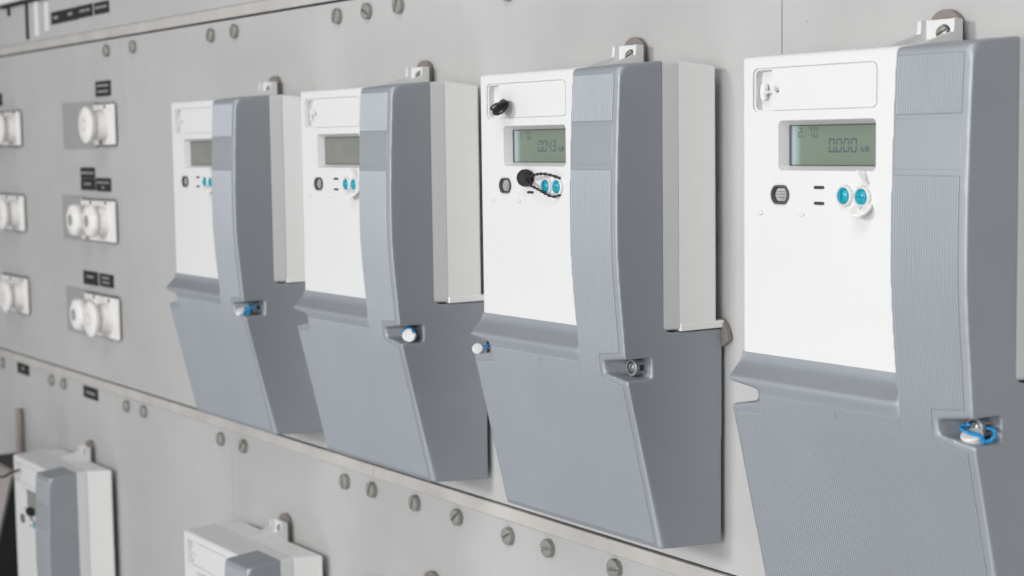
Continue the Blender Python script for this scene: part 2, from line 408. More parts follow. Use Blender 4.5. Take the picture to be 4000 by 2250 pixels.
SEG = {'0': 'abcdef', '1': 'bc', '2': 'abged', '3': 'abgcd', '4': 'fgbc', '7': 'abcx', 'l': 'ef'}
def digit(bm, ch, x, z, w, h, t, y):
    # x,z = top left; flat segments lying on the display glass
    def quad(pts):
        a = [bm.verts.new((px + (pz - z) * 0.03, y, pz)) for px, pz in pts]; bm.faces.new(a)
    m = z - h / 2; b = z - h; gp = t * .35
    S = {'a': [(x + gp, z), (x + w - gp, z), (x + w - t, z - t), (x + t, z - t)],
         'd': [(x + t, b + t), (x + w - t, b + t), (x + w - gp, b), (x + gp, b)],
         'g': [(x + gp, m), (x + t, m + t / 2), (x + w - t, m + t / 2), (x + w - gp, m), (x + w - t, m - t / 2), (x + t, m - t / 2)],
         'f': [(x, z - gp), (x + t, z - t), (x + t, m + t), (x, m + gp)], 'b': [(x + w - t, z - t), (x + w, z - gp), (x + w, m + gp), (x + w - t, m + t)],
         'e': [(x, m - gp), (x + t, m - t), (x + t, b + t), (x, b + gp)], 'c': [(x + w - t, m - t), (x + w, m - gp), (x + w, b + gp), (x + w - t, b + t)]}
    for s in SEG[ch]:
        if s in S: quad(S[s])
def stroke(bm, x0, z0, x1, z1, t, y):
    d = Vector((x1 - x0, z1 - z0)); n = Vector((-d.y, d.x)).normalized() * t / 2
    bm.faces.new([bm.verts.new((px, y, pz)) for px, pz in ((x0 + n.x, z0 + n.y), (x1 + n.x, z1 + n.y), (x1 - n.x, z1 - n.y), (x0 - n.x, z0 - n.y))])
def make_reading(small, big, m='lcdink', parent=None):
    bm = NB(); y = -67.06
    # upper code, e.g. 2. 7.0
    digit(bm, small[0], 39.2, -40.0, 3.0, 5.2, .55, y); stroke(bm, 42.9, -45.2, 43.5, -44.9, .7, y)
    digit(bm, '7', 47.0, -40.0, 3.0, 5.2, .55, y); stroke(bm, 50.6, -45.2, 51.2, -44.9, .7, y)
    digit(bm, small[2], 51.3, -40.0, 3.0, 5.2, .55, y)
    for i, ch in enumerate(big):
        digit(bm, ch, 62.8 + i * 5.45, -46.1, 4.3, 7.4, .8, y)
    stroke(bm, 67.35, -53.5, 67.9, -52.9, .9, y)
    # kW
    k = 86.7; h0, h1 = -50.2, -53.4
    stroke(bm, k, h0, k, h1, .42, y); stroke(bm, k + .2, -52.2, k + 1.9, -51.0, .42, y); stroke(bm, k + .7, -51.9, k + 2.0, h1, .42, y)
    w = k + 2.4
    for a, b in ((0, 1), (1, 2), (2, 3), (3, 4)):
        px = [w, w + .85, w + 1.6, w + 2.4, w + 3.2]; pz = [h0, h1, h0 - .2, h1, h0]
        stroke(bm, px[a], pz[a], px[b], pz[b], .4, y)
    return link("display_reading", bm, m, parent)

def make_meter():
    t = empty("electricity_meter", (0, 0, 0))
    # back case
    bm = NB(); vs = box(bm, 0, MW, -39.2, -8.2, -164.8, 2.4)
    for v in bm.verts:
        if v.co.y > -20: v.co.z += -2.7 if v.co.z > 0 else 0.0
    es = [e for e in bm.edges if all(abs(v.co.y + 39.2) > .1 for v in e.verts) or (abs(e.verts[0].co.y - e.verts[1].co.y) > 5)]
    bmesh.ops.bevel(bm, geom=es, offset=2.4, segments=4, affect='EDGES', profile=.5)
    box(bm, -0.5, MW + 1.0, -39.0, -3.0, -167.4, -162.6, 0.8, 2)
    link("back_case", bm, 'back', t, 35)
    # front case
    bm = NB(); box(bm, 0, MW - .1, -73.1, -39.8, -166.5, 2.4)
    for v in bm.verts:
        if v.co.y < -60 and v.co.z > 0: v.co.z = 0.2
    es = [e for e in bm.edges if not all(abs(v.co.y + 39.8) < .1 for v in e.verts)]
    es = [e for e in es if not all(v.co.z < -100 for v in e.verts) or abs(e.verts[0].co.y - e.verts[1].co.y) > 5]
    bmesh.ops.bevel(bm, geom=es, offset=2.6, segments=5, affect='EDGES', profile=.5)
    fc = link("front_case", bm, 'white', t)
    cs = []
    def cutter(poly, y0, y1):
        bm = NB(); prism_y(bm, poly, y0, y1); c = link("cutter", bm, 'white'); cs.append(c)
    cutter(rrect(9.2, 103.6, -30.7, -6.7, 3.4), -71.9, -80)
    cutter(rrect(10.4, 30, -29.5, -7.9, 2.6), -67.5, -80)
    # display funnel
    bm = NB()
    A = rrect(29.9, 103.0, -63.2, -35.9, 3.0); B = rrect(32.3, 99.0, -60.7, -38.6, 0.8)
    va = [bm.verts.new((x, -74.1 + 0, z)) for x, z in rrect(29.5, 103.4, -63.6, -35.5, 3.2)]
    vb = [bm.verts.new((x, -66.6, z)) for x, z in B]; vc = [bm.verts.new((x, -64, z)) for x, z in B]
    n = len(va); bm.faces.new(va); bm.faces.new(vc[::-1])
    for P, Q in ((va, vb), (vb, vc)):
        for i in range(n): bm.faces.new((P[i], P[(i + 1) % n], Q[(i + 1) % n], Q[i]))
    cs.append(link("cutter", bm, 'white'))
    cutter([(31.7 + 7.0 * math.cos(a * math.pi / 16), -76.6 + 5.3 * max(-1, min(1, 1.12 * math.sin(a * math.pi / 16)))) for a in range(32)], -71, -80)
    bm = NB(); box(bm, 128.2, 185, -80, -52.0, -170, 12); cs.append(link("cutter", bm, 'white'))
    cut(fc, cs); resmooth(fc, 32)
    # flap over the upper compartment
    bm = NB(); prism_y(bm, rrect(24.6, 102.9, -30.1, -7.4, 2.8, 5, (0.5, 2.8, 2.8, 0.5)), -69.5, -72.95, 0.22)
    fl = link("compartment_flap", bm, 'white', t)
    bm = NB(); prism_y(bm, rrect(28.0, 30.4, -20.6, -17.9, 1.15), -70.5, -80); c1 = link("cutter", bm, 'slot'); cut(fl, [c1]); resmooth(fl, 32)
    bm = NB(); prism_y(bm, rrect(27.4, 31, -21.4, -17.2, 1.0), -70.4, -70.9); link("flap_hole", bm, 'slot', t)
    # lower name plate
    bm = NB(); prism_y(bm, rrect(3.0, 127.2, -161.6, -88.2, 2.6), -72.5, -73.32, 0.12); link("blank_name_plate", bm, 'white', t, 32)
    for x in (15.6, 48.4):
        bm = NB(); lathe(bm, [(1.3, 0), (1.3, .7), (1.0, 1.0), (0.0, 1.1)], (x, -73.0, -87.0), (0, -1, 0), 16, 1.5); link("snap_nub", bm, 'white', t, 40)
    # display
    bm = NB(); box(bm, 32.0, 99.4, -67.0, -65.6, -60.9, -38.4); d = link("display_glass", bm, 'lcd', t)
    bm = NB()
    for (x0, x1, z0, z1) in ((32.3, 99, -39.1, -38.6), (32.3, 99, -60.7, -60.3), (32.3, 32.9, -60.7, -38.6)): box(bm, x0, x1, -67.12, -66.7, z0, z1)
    link("display_gasket", bm, 'slot', d)
    # optical port
    def oct_(s, cx=31.7, cz=-76.6): return [(cx + s * 6.9 * math.cos(a * math.pi / 16), cz + s * max(-1, min(1, 1.18 * math.sin(a * math.pi / 16))) * 5.2) for a in range(32)]
    bm = NB(); P = oct_(1); Q = oct_(.74)
    A = [bm.verts.new((x, -71.5, z)) for x, z in P]; A2 = [bm.verts.new((x, -74.3, z)) for x, z in P]; B = [bm.verts.new((x, -74.3, z)) for x, z in oct_(.84)]; Cc = [bm.verts.new((x, -72.2, z)) for x, z in Q]
    for X, Y in ((A, A2), (A2, B), (B, Cc)):
        for i in range(32): bm.faces.new((X[i], X[(i + 1) % 32], Y[(i + 1) % 32], Y[i]))
    bm.faces.new(Cc)
    pt = link("optical_port", bm, 'portdark', t, 35)
    bm = NB(); prism_y(bm, oct_(.68), -71.9, -72.7, 0.2)
    lens = link("port_window", bm, 'portlens', pt, 35)
    bm = NB()
    for z in (-74.8, -76.2, -78.2):
        box(bm, 28.0, 35.2, -72.95, -72.6, z - .14, z + .14)
    link("port_groove", bm, 'portdark', pt)
    for z in (-72.2, -80.7):
        bm = NB(); prism_y(bm, rrect(57.8, 65.6, z - 0.85, z + 0.85, 0.8), -72.5, -73.35, 0.15); link("indicator_slot", bm, 'slot', t, 35)
    for i, (x, z) in enumerate(((81.2, -76.3), (94.0, -76.6))):
        bm = NB(); lathe(bm, [(5.9, -1), (5.9, 0.3), (5.6, 1.4), (5.2, 2.0), (4.65, 2.1), (4.3, 1.6), (4.3, 0.5)], (x, -73.0, z), n=40); col = link("button_collar", bm, 'white', t, 50)
        bm = NB(); lathe(bm, [(4.35, 0.2), (4.35, 1.4), (3.7, 2.5), (2.3, 3.1), (0, 3.3)], (x, -73.0, z), n=36); bt = link("push_button", bm, 'teal', col, 50)
        bm = NB()
        if i == 0: box(bm, x - .45, x + .45, -80, -75.3, z - 3.6, z + 3.6, .2)
        else: box(bm, x - 3.6, x + 3.6, -80, -75.3, z - .45, z + .45, .2)
        c = link("cutter", bm, 'teal'); cut(bt, [c]); resmooth(bt, 50)
    # mounting lug with side gussets
    bm = NB()
    prism_y(bm, rrect(77.5, 101.5, -1, 17.0, 1.6, 4, (0.01, 0.01, 1.8, 1.8)), -7.6, -10.6)
    lug = link("mounting_lug", bm, 'white', t)
    bm = NB(); prism_y(bm, [(92.0 + 4.7 * math.cos(a * math.pi / 12), 9.6 + 4.7 * math.sin(a * math.pi / 12)) for a in range(24)], 0, -20); c = link("cutter", bm, 'white')
    bm = NB(); box(bm, 89.4, 91.4, -20, 0, 2.4, 8); c2 = link("cutter", bm, 'slot'); cut(lug, [c, c2]); resmooth(lug, 32)
    for x0, x1 in ((76.4, 79.2), (99.8, 102.4)):
        bm = NB(); prism_x(bm, [(-7.6, -1), (-7.6, 16.4), (-9, 17.0), (-13.6, 17.0), (-14.4, 16.2), (-14.4, 9.6), (-44, 1.6), (-44, -2)], x0, x1)
        bmesh.ops.bevel(bm, geom=bm.edges[:], offset=.35, segments=2, affect='EDGES', profile=.5); link("gusset", bm, 'white', lug, 35)
    # fixing screw
    bm = NB(); lathe(bm, [(2.2, -7), (2.2, 0), (4.15, 0), (4.2, 2.6), (3.6, 3.5), (2, 4.1), (0, 4.3)], (91.0, -8.6, 9.6), n=32); fs = link("fixing_screw", bm, 'screw', t)
    bm = NB(); box(bm, -6, 6, -20, -11.2, -.62, .62); bmesh.ops.rotate(bm, verts=bm.verts[:], cent=(0, 0, 0), matrix=Matrix.Rotation(R(-24), 3, 'Y'))
    bmesh.ops.translate(bm, verts=bm.verts[:], vec=(91.0, 0, 9.6)); c = link("cutter", bm, 'slot'); cut(fs, [c]); resmooth(fs, 35)
    # grey cover
    cv = make_cover(); cv.parent = t
    make_ribs(cv)
    # boss, cover screw and seal eye in the recess
    for sgn, X in ((1, 166.2),):
        bm = NB(); lathe(bm, [(5.4, -1), (5.4, 7.6), (4.9, 8.0), (3.9, 8.0), (3.8, 3.5)], (X, -62.3, -188.9), n=32); bs = link("screw_boss", bm, 'gray', cv, 40)
        bm = NB(); lathe(bm, [(3.1, 0), (3.15, 6.8), (2.7, 7.6), (1.5, 8.1), (0, 8.2)], (X, -62.3, -188.9), n=28); cs_ = link("cover_screw", bm, 'screw', cv)
        bm = NB(); box(bm, -6, 6, -90, -69.2, -.4, .4); bmesh.ops.rotate(bm, verts=bm.verts[:], cent=(0, 0, 0), matrix=Matrix.Rotation(R(-62), 3, 'Y'))
        bmesh.ops.translate(bm, verts=bm.verts[:], vec=(X, 0, -188.9)); c = link("cutter", bm, 'slot'); cut(cs_, [c]); resmooth(cs_, 35)
        bm = NB(); box(bm, X + sgn * 4.0 - 1.0, X + sgn * 4.0 + 1.75, -67.6, -64.2, -190.7, -187.0, .3); link("seal_eye", bm, 'slot', cv)
    return t

proto = make_meter()
def copy_tree(o, parent=None):
    c = o.copy(); COL.objects.link(c); c.parent = parent
    for ch in list(o.children): copy_tree(ch, c)
    return c
meters = [
 ("leftmost", -1.6, -3.9, "leftmost large meter of the upper row, knotted blue wire seal on its grey cover", ('1', '7', '0'), '0000', 'lcdfaint'),
 ("second", 277.2, -2.4, "second large meter from the left, round white seal hanging in its cover recess", ('1', '7', '0'), '0000', 'lcdfaint'),
 ("third", 555.4, 0.0, "large meter with black seals on its face and display reading 0.043", ('1', '7', '0'), '0043', 'lcdink'),
 ("fourth", 829.2, -1.2, "rightmost and nearest meter, display reading 0.000 kW, cut by the right edge", ('2', '7', '0'), '0000', 'lcdink'),
 ("low1", -553.1, -433.7, "meter in the bottom left corner with black seal on its white face", ('1', '7', '0'), '0000', 'lcdfaint'),
 ("low2", -3.9, -428.2, "lower row meter whose top shows beneath the leftmost large meter, white seal on its flap", ('1', '7', '0'), '0000', 'lcdfaint'),
 ("low3", 273.5, -427.8, "lower row meter barely showing its mounting lug at the bottom edge", ('1', '7', '0'), '0000', 'lcdfaint'),
]
POS = {}
for i, (nm, x, z, lab, sm_, big, mm_) in enumerate(meters):
    m = proto if i == len(meters) - 1 else copy_tree(proto)
    m.location = (x * K, 0, z * K); tagp(m, lab, "electricity meter", "grey and white electricity meters on the panel wall")
    POS[nm] = (x, z)
    disp = [c for c in m.children if c.name.startswith("display_glass")][0]
    if mm_ == 'lcdfaint': disp.material_slots[0].link = 'OBJECT'; disp.material_slots[0].material = M['lcdgray']
    make_reading(sm_, big, mm_, disp)

# ------------------------------------------------------------------ metal hanger plates behind the lugs
def make_hanger():
    bm = NB(); poly = [(76.8, -12), (97.0, -12), (97.0, 14.0)] + [(86.9 + 11.4 * math.cos(R(a)), 12.2 + 10.6 * math.sin(R(a))) for a in range(28, 153, 8)] + [(76.8, 14.0)]
    prism_y(bm, poly, -1.2, -4.6)
    for v in bm.verts:
        if v.co.z < 0: v.co.y += 0.6
    es = [e for e in bm.edges if all(abs(v.co.y + 4.6) < .1 for v in e.verts)]
    bmesh.ops.bevel(bm, geom=es, offset=.35, segments=2, affect='EDGES', profile=.5)
    return link("hanger_plate", bm, 'bronze', None, 35)
hg = make_hanger()
hl = {"leftmost": "rounded metal hanger plate behind the lug of the leftmost large meter", "second": "rounded metal hanger plate behind the lug of the second large meter",
      "third": "rounded metal hanger plate behind the lug of the third meter, the one with black seals", "fourth": "rounded metal hanger plate at the top right above the nearest meter",
      "low1": "rounded metal hanger plate behind the lug of the bottom left meter", "low2": "rounded metal hanger plate on the lower row meter with the white flap seal",
      "low3": "rounded metal hanger plate at the bottom edge, on the barely visible meter"}
for i, (nm, lab) in enumerate(hl.items()):
    o = hg if i == 0 else hg.copy()
    if i: COL.objects.link(o)
    o.location = (POS[nm][0] * K, 0, POS[nm][1] * K); tagp(o, lab, "hanger plate", "metal hanger plates")
# lower fixing tab of the third meter
bm = NB()
prism_y(bm, [(165, -172), (168, -164), (172, -161.5), (176, -162.2), (179.2, -165.0), (181.6, -169), (183.0, -173), (183.2, -175.4), (179.0, -178.6), (172, -182)], -1.5, -4.8, .3)
tagp(link("fixing_tab", bm, 'bronze', None, 35), "curved metal tab sticking out right of the third meter beside the nearest meter", "metal tab")
o = [o for o in COL.objects if o.name == "fixing_tab"][0]; o.location = (POS['third'][0] * K, 0, 0)

# ------------------------------------------------------------------ seals
def at(nm): x, z = POS[nm]; return (x * K, 0, z * K)
def flap_seal_white(nm, lab):
    t = empty("flap_seal", at(nm), lab, "seal", "white flap seals")
    bm = NB(); prism_y(bm, rrect(11.4, 17.0, -24.4, -15.2, 2.4), -68.2, -70.2, .4); bmesh.ops.rotate(bm, verts=bm.verts[:], cent=(14, -69, -20), matrix=Matrix.Rotation(R(-16), 3, 'Z')); link("seal_tag", bm, 'tag', t, 35)
    bm = NB(); lathe(bm, [(1.0, 0), (1.5, .5), (1.5, 1.5), (1.0, 2.0)], (16.6, -70.2, -20.6), (0.7, -0.7, 0), 16); tube(bm, [(17.5, -71.6, -20.4), (21, -71.8, -20.0), (25.2, -72.0, -19.8)], .75, 8); link("seal_stem", bm, 'white', t, 40)
    bm = NB(); lathe(bm, [(1.1, 0), (1.15, 2.6), (.9, 3.4), (0, 3.6)], (29.2, -72.2, -18.6), (-.15, -1, .1), 16); link("seal_pin", bm, 'white', t, 40)
flap_seal_white("fourth", "white plastic seal tag in the flap compartment of the nearest meter")
flap_seal_white("second", "white plastic seal tag in the flap compartment of the second large meter")
flap_seal_white("leftmost", "white plastic seal tag in the flap compartment of the leftmost large meter")
flap_seal_white("low2", "white plastic seal tag in the flap compartment of the lower row meter")
def btn_seal_white(nm, lab):
    t = empty("button_seal", at(nm), lab, "seal", "white button seals")
    bm = NB(); lathe(bm, [(5.6, -.9), (6.3, -.5), (6.3, .5), (5.8, .9), (0, 1.0)], (95.6, -76.6, -83.0), (0.05, -0.55, 0.8), 28); link("seal_disc", bm, 'tag', t, 35)
    bm = NB(); lathe(bm, [(1.2, 0), (1.2, 1.3), (.8, 1.6)], (95.8, -77.6, -82.9), (0.05, -0.75, 0.55), 14); link("seal_knob", bm, 'white', t, 35)
    bm = NB(); tube(bm, spline([(97.4, -73.2, -70.5), (96.5, -75.6, -67.8), (95.2, -77.5, -64.8), (94.3, -78.2, -62.4)], 6), .42, 6, None)
    tube(bm, spline([(98.4, -73.2, -70.6), (97.2, -75.4, -67.0), (95.6, -77.6, -64.0), (94.3, -78.2, -62.4)], 6), .3, 6); link("seal_stem", bm, 'white', t, 40)
btn_seal_white("fourth", "white seal disc hanging below the right teal button of the nearest meter")
btn_seal_white("second", "white seal disc hanging below the right teal button of the second large meter")
btn_seal_white("leftmost", "white seal disc hanging below the right teal button of the leftmost large meter")

# black seals on the third meter
t = empty("flap_seal", at("third"), "glossy black seal with short beaded strap on the flap above the 0.043 display", "seal", "black plastic seals")
bm = NB(); lathe(bm, [(4.6, -2.0), (6.3, -1.2), (7.0, -.2), (7.0, .2), (6.3, 1.2), (4.6, 2.0), (0, 2.2)], (38.2, -80.5, -23.6), (0.05, -0.62, 0.62), 32); link("seal_disc", bm, 'black', t, 25)
bm = NB(); tube(bm, [(32, -80.2, -23.1), (38, -82.6, -21.6), (44.5, -81.6, -20.4)], .5, 6); box(bm, 35.4, 38.6, -84.2, -80.5, -26.8, -23.4, .5); link("seal_ridge", bm, 'black', t, 30)
bm = NB(); tube(bm, [(29.3, -71.2, -18.9), (31.4, -74, -18.3), (34.2, -77.5, -19.4), (36.2, -79.5, -22.0)], 1.15, 8); link("seal_stem", bm, 'black', t, 40)
bm = NB(); beaded(bm, [(24.4, -70.2, -19.7), (20.8, -72.6, -20.4), (19.2, -75.2, -22.2), (22.2, -77.8, -24.1), (27.4, -78.6, -24.7), (32.0, -79.4, -24.8)], .8, 2.1); link("beaded_strap", bm, 'black', t, 50)
t = empty("button_seal", at("third"), "glossy black disc seal with beaded strap looped over the teal buttons", "seal", "black plastic seals")
nrm = Vector((0.66, -0.72, -0.20)).normalized()
bm = NB(); lathe(bm, [(4.4, -1.6), (5.6, -1.2), (6.0, -.6), (6.0, .5), (5.6, .8), (5.1, .5), (0, .55)], (61.8, -77.2, -71.0), nrm, 36); link("seal_disc", bm, 'black', t, 25)
bm = NB(); box(bm, 62.8, 67.2, -80.6, -77.6, -74.6, -68.8, .5); box(bm, 57.0, 66.0, -79.0, -76.4, -69.5, -68.9, .15); box(bm, 56.6, 58.2, -78.5, -75.6, -75.4, -69.5, .2)
bmesh.ops.rotate(bm, verts=bm.verts[:], cent=(61.8, -77.2, -71), matrix=Matrix.Rotation(R(12), 3, 'Z')); link("seal_latch", bm, 'black', t, 30)
bm = NB(); lathe(bm, [(1.2, 0), (1.4, 1), (1.0, 2.4)], (54.8, -75.0, -69.9), (-.7, -.6, .2), 10); link("strap_end", bm, 'black', t, 30)
bm = NB(); beaded(bm, [(66.5, -79.5, -71.2), (72.0, -80.6, -70.0), (78.5, -81.0, -68.6), (86.0, -80.4, -67.9), (91.6, -77.6, -68.8), (96.8, -73.4, -71.0)], .95, 3.6)
beaded(bm, [(66.5, -79.2, -73.2), (73.5, -80.8, -75.8), (80.0, -80.2, -78.0), (86.6, -79.2, -80.6), (91.5, -77.6, -82.6), (93.8, -75.6, -82.8), (97.0, -73.4, -81.4)], .95, 3.6); link("beaded_strap", bm, 'black', t, 50)
# black seals on the bottom left meter
t = empty("button_seal", at("low1"), "black disc seal on the face of the bottom left meter", "seal")
bm = NB(); lathe(bm, [(4.8, -1.6), (6.1, -1.2), (6.5, -.6), (6.5, .5), (6.1, .8), (0, .9)], (80.9, -79, -58.9), nrm, 28); link("seal_disc", bm, 'black', t, 25)
bm = NB(); beaded(bm, [(83, -80, -62), (86, -79, -67), (90, -77, -72), (95, -74, -78)], .8, 3.2); link("beaded_strap", bm, 'black', t, 50)
t = empty("seal_wire", at("low1"), "black wire sticking out past the left edge of the bottom left meter", "wire")
bm = NB(); tube(bm, spline([(30, -75, -15.0), (21, -84, -19.5), (12, -90, -25), (-4, -92, -26.0), (-22, -92, -26.5)], 6), 1.5, 8); link("wire", bm, 'black', t, 40)

# seals in the cover recesses
t = empty("cover_seal", at("fourth"), "round white seal on blue wire in the cover recess of the nearest meter", "seal", "white seals on blue wire")
bm = NB(); lathe(bm, [(5.0, -3.2), (5.5, -2.4), (5.6, 2.2), (5.1, 2.8), (0, 2.7)], (168.6, -73.6, -193.4), (0.12, -0.38, .92), 32); link("seal_body", bm, 'tagcl', t, 32)
bm = NB(); twisted(bm, [(165.2, -70.4, -187.4), (161.2, -72.8, -188.4), (163.0, -74.8, -189.3), (168.6, -76.4, -190.2), (173.2, -75.8, -190.6), (175.4, -74.6, -192.0), (174.6, -73.2, -194.6), (172.6, -72.6, -195.3)], .58, 2.1)
twisted(bm, [(171.8, -66.6, -188.4), (176.8, -67.6, -188.9), (178.6, -69.4, -191.4), (177.2, -71.6, -193.6), (174.6, -73, -193.9)], .58, 2.1); link("seal_wire", bm, 'blue', t, 50)
t = empty("cover_seal", at("second"), "round white seal on blue wire dangling in front of the second meter's recess", "seal", "white seals on blue wire")
bm = NB(); lathe(bm, [(4.8, -2.0), (5.3, -1.2), (5.3, 1.2), (4.8, 2.0), (0, 2.1)], (174.2, -73.0, -190.0), (0.72, -0.62, 0.25), 28); link("seal_body", bm, 'tagcl', t, 32)
bm = NB(); twisted(bm, [(163.6, -72.4, -187.8), (166.5, -73.4, -187.4), (170.5, -73.0, -185.2), (173.8, -72.0, -184.4), (176.6, -71.5, -186.2), (177.4, -70.8, -188.2)], .62, 2.1)
twisted(bm, [(171.4, -66.6, -188.2), (172.8, -70.4, -185.0), (168.4, -73.4, -186.2), (169.8, -73.2, -188.8)], .58, 2.1); twisted(bm, [(172.0, -73.0, -193.0), (171.6, -73.4, -194.4)], .5, 1.6); link("seal_wire", bm, 'blue', t, 50)
t = empty("cover_seal", at("leftmost"), "flat white seal with knotted blue wire in the leftmost meter's cover recess", "seal", "white seals on blue wire")
bm = NB(); lathe(bm, [(4.5, -1.9), (5.0, -1.1), (5.0, 1.1), (4.5, 1.9), (0, 2.0)], (160.6, -78.2, -192.6), (0.15, -0.4, .85), 28); link("seal_body", bm, 'tagcl', t, 32)
bm = NB(); twisted(bm, [(164.0, -77.4, -195.2), (167.4, -77.0, -191.6), (171.5, -76.0, -189.4), (172.6, -75.4, -186.4), (170.6, -75.2, -184.8), (168.4, -75.4, -186.2)], .62, 2.1)
twisted(bm, [(171.8, -75.6, -188.2), (172.2, -74.8, -191.6), (169.8, -75.4, -193.4), (168.4, -76.2, -191.2)], .62, 2.1); twisted(bm, [(171.2, -75.2, -189.6), (173.0, -72.0, -188.0), (172.6, -67.5, -186.8)], .58, 2.1); link("seal_wire", bm, 'blue', t, 50)
t = empty("notch_seal", at("third"), "clear oval seal on blue wire in the left notch of the third meter", "seal", "white seals on blue wire")
bm = NB(); lathe(bm, [(3.2, -2.2), (4.0, -1.4), (4.2, 0), (4.0, 1.4), (3.2, 2.2), (0, 2.4)], (3.0, -79.5, -191.8), (0.83, -0.5, 0.28), 28); link("seal_body", bm, 'tagcl', t, 40)
bm = NB(); twisted(bm, [(4.5, -78.6, -192.0), (8.5, -74.0, -191.2), (11.2, -66.0, -189.9)], .42, 1.8); twisted(bm, [(5, -78.0, -190.0), (8.0, -74.0, -189.2), (11.0, -66.2, -188.2)], .4, 1.8)
twisted(bm, [(1.0, -80.5, -192.0), (-1.6, -82.3, -192.4)], .35, 1.6); link("seal_wire", bm, 'blue', t, 50)

# ------------------------------------------------------------------ black engraved labels on the wall
def label_plate(x0, x1, z0, z1, lines, lab, hole=True):
    t = empty("label_plate", (x0 * K, 0, z0 * K), lab, "label", "small black engraved labels")
    w, h = x1 - x0, z1 - z0
    bm = NB(); box(bm, 0, w, -1.4, 0, 0, h, .25, 1); link("plate", bm, 'labelblk', t, 40)
    bm = NB()
    for (a, b, zc, hh) in lines:
        x = a * w
        while x < b * w - .8:
            cw = random.uniform(1.4, 2.6); cw = min(cw, b * w - x)
            box(bm, x, x + cw, -1.6, -1.3, zc * h - hh / 2 * random.uniform(.75, 1), zc * h + hh / 2 * random.uniform(.75, 1)); x += cw + random.uniform(.5, .9)
    link("engraving", bm, 'labeltxt', t)
label_plate(-557, -507.5, 109.3, 124.6, [(.2, .55, .5, 4)], "first black label from the left in the row of four at the top left")
label_plate(-507, -459.5, 109.5, 124.7, [(.3, .65, .55, 4)], "second black label from the left in the row of four at the top left")
label_plate(-458.5, -408.5, 110.3, 125.0, [(.15, .85, .55, 3)], "third black label from the left in the row of four at the top left")
label_plate(-401.5, -353.6, 110.6, 124.6, [(.1, .9, .55, 3)], "black label at the right end of the row of four at the top left")
label_plate(-406.0, -357.0, 13.9, 31.9, [(.12, .9, .7, 3), (.15, .85, .32, 3)], "black two-line label above the single round porcelain fuse")
label_plate(-469, -420.3, -84.0, -70.8, [(.05, .95, .5, 2.8)], "upper black label of the stacked pair above the middle porcelain fuses")
label_plate(-469, -420.3, -98.4, -84.5, [(.25, .75, .55, 3)], "lower black label of the stacked pair above the middle porcelain fuses")
label_plate(-415.3, -367.2, -99.2, -83.2, [(.08, .9, .66, 2.4), (.42, .58, .3, 3)], "black label standing alone right of the stacked pair over the middle fuses")
label_plate(-472.2, -422.8, -215.0, -198.2, [(.25, .75, .6, 3)], "left black label above the lowest pair of porcelain fuses")
label_plate(-415.9, -369.6, -214.2, -198.6, [(.2, .75, .7, 2.6), (.22, .75, .34, 2.6)], "right black label above the lowest pair of porcelain fuses")
label_plate(-753.5, -704.6, -356.4, -342.0, [(.4, .6, .55, 4)], "small black label at the left end under the lower strip")
label_plate(-487.4, -437.8, -358.6, -344.0, [(.2, .85, .5, 3)], "black label under the lower strip right of the two screws")
label_plate(-826.0, -777.2, 13.0, 30.0, [(.2, .8, .5, 3)], "sliver of a black label cut by the left edge above the top fuse pair")

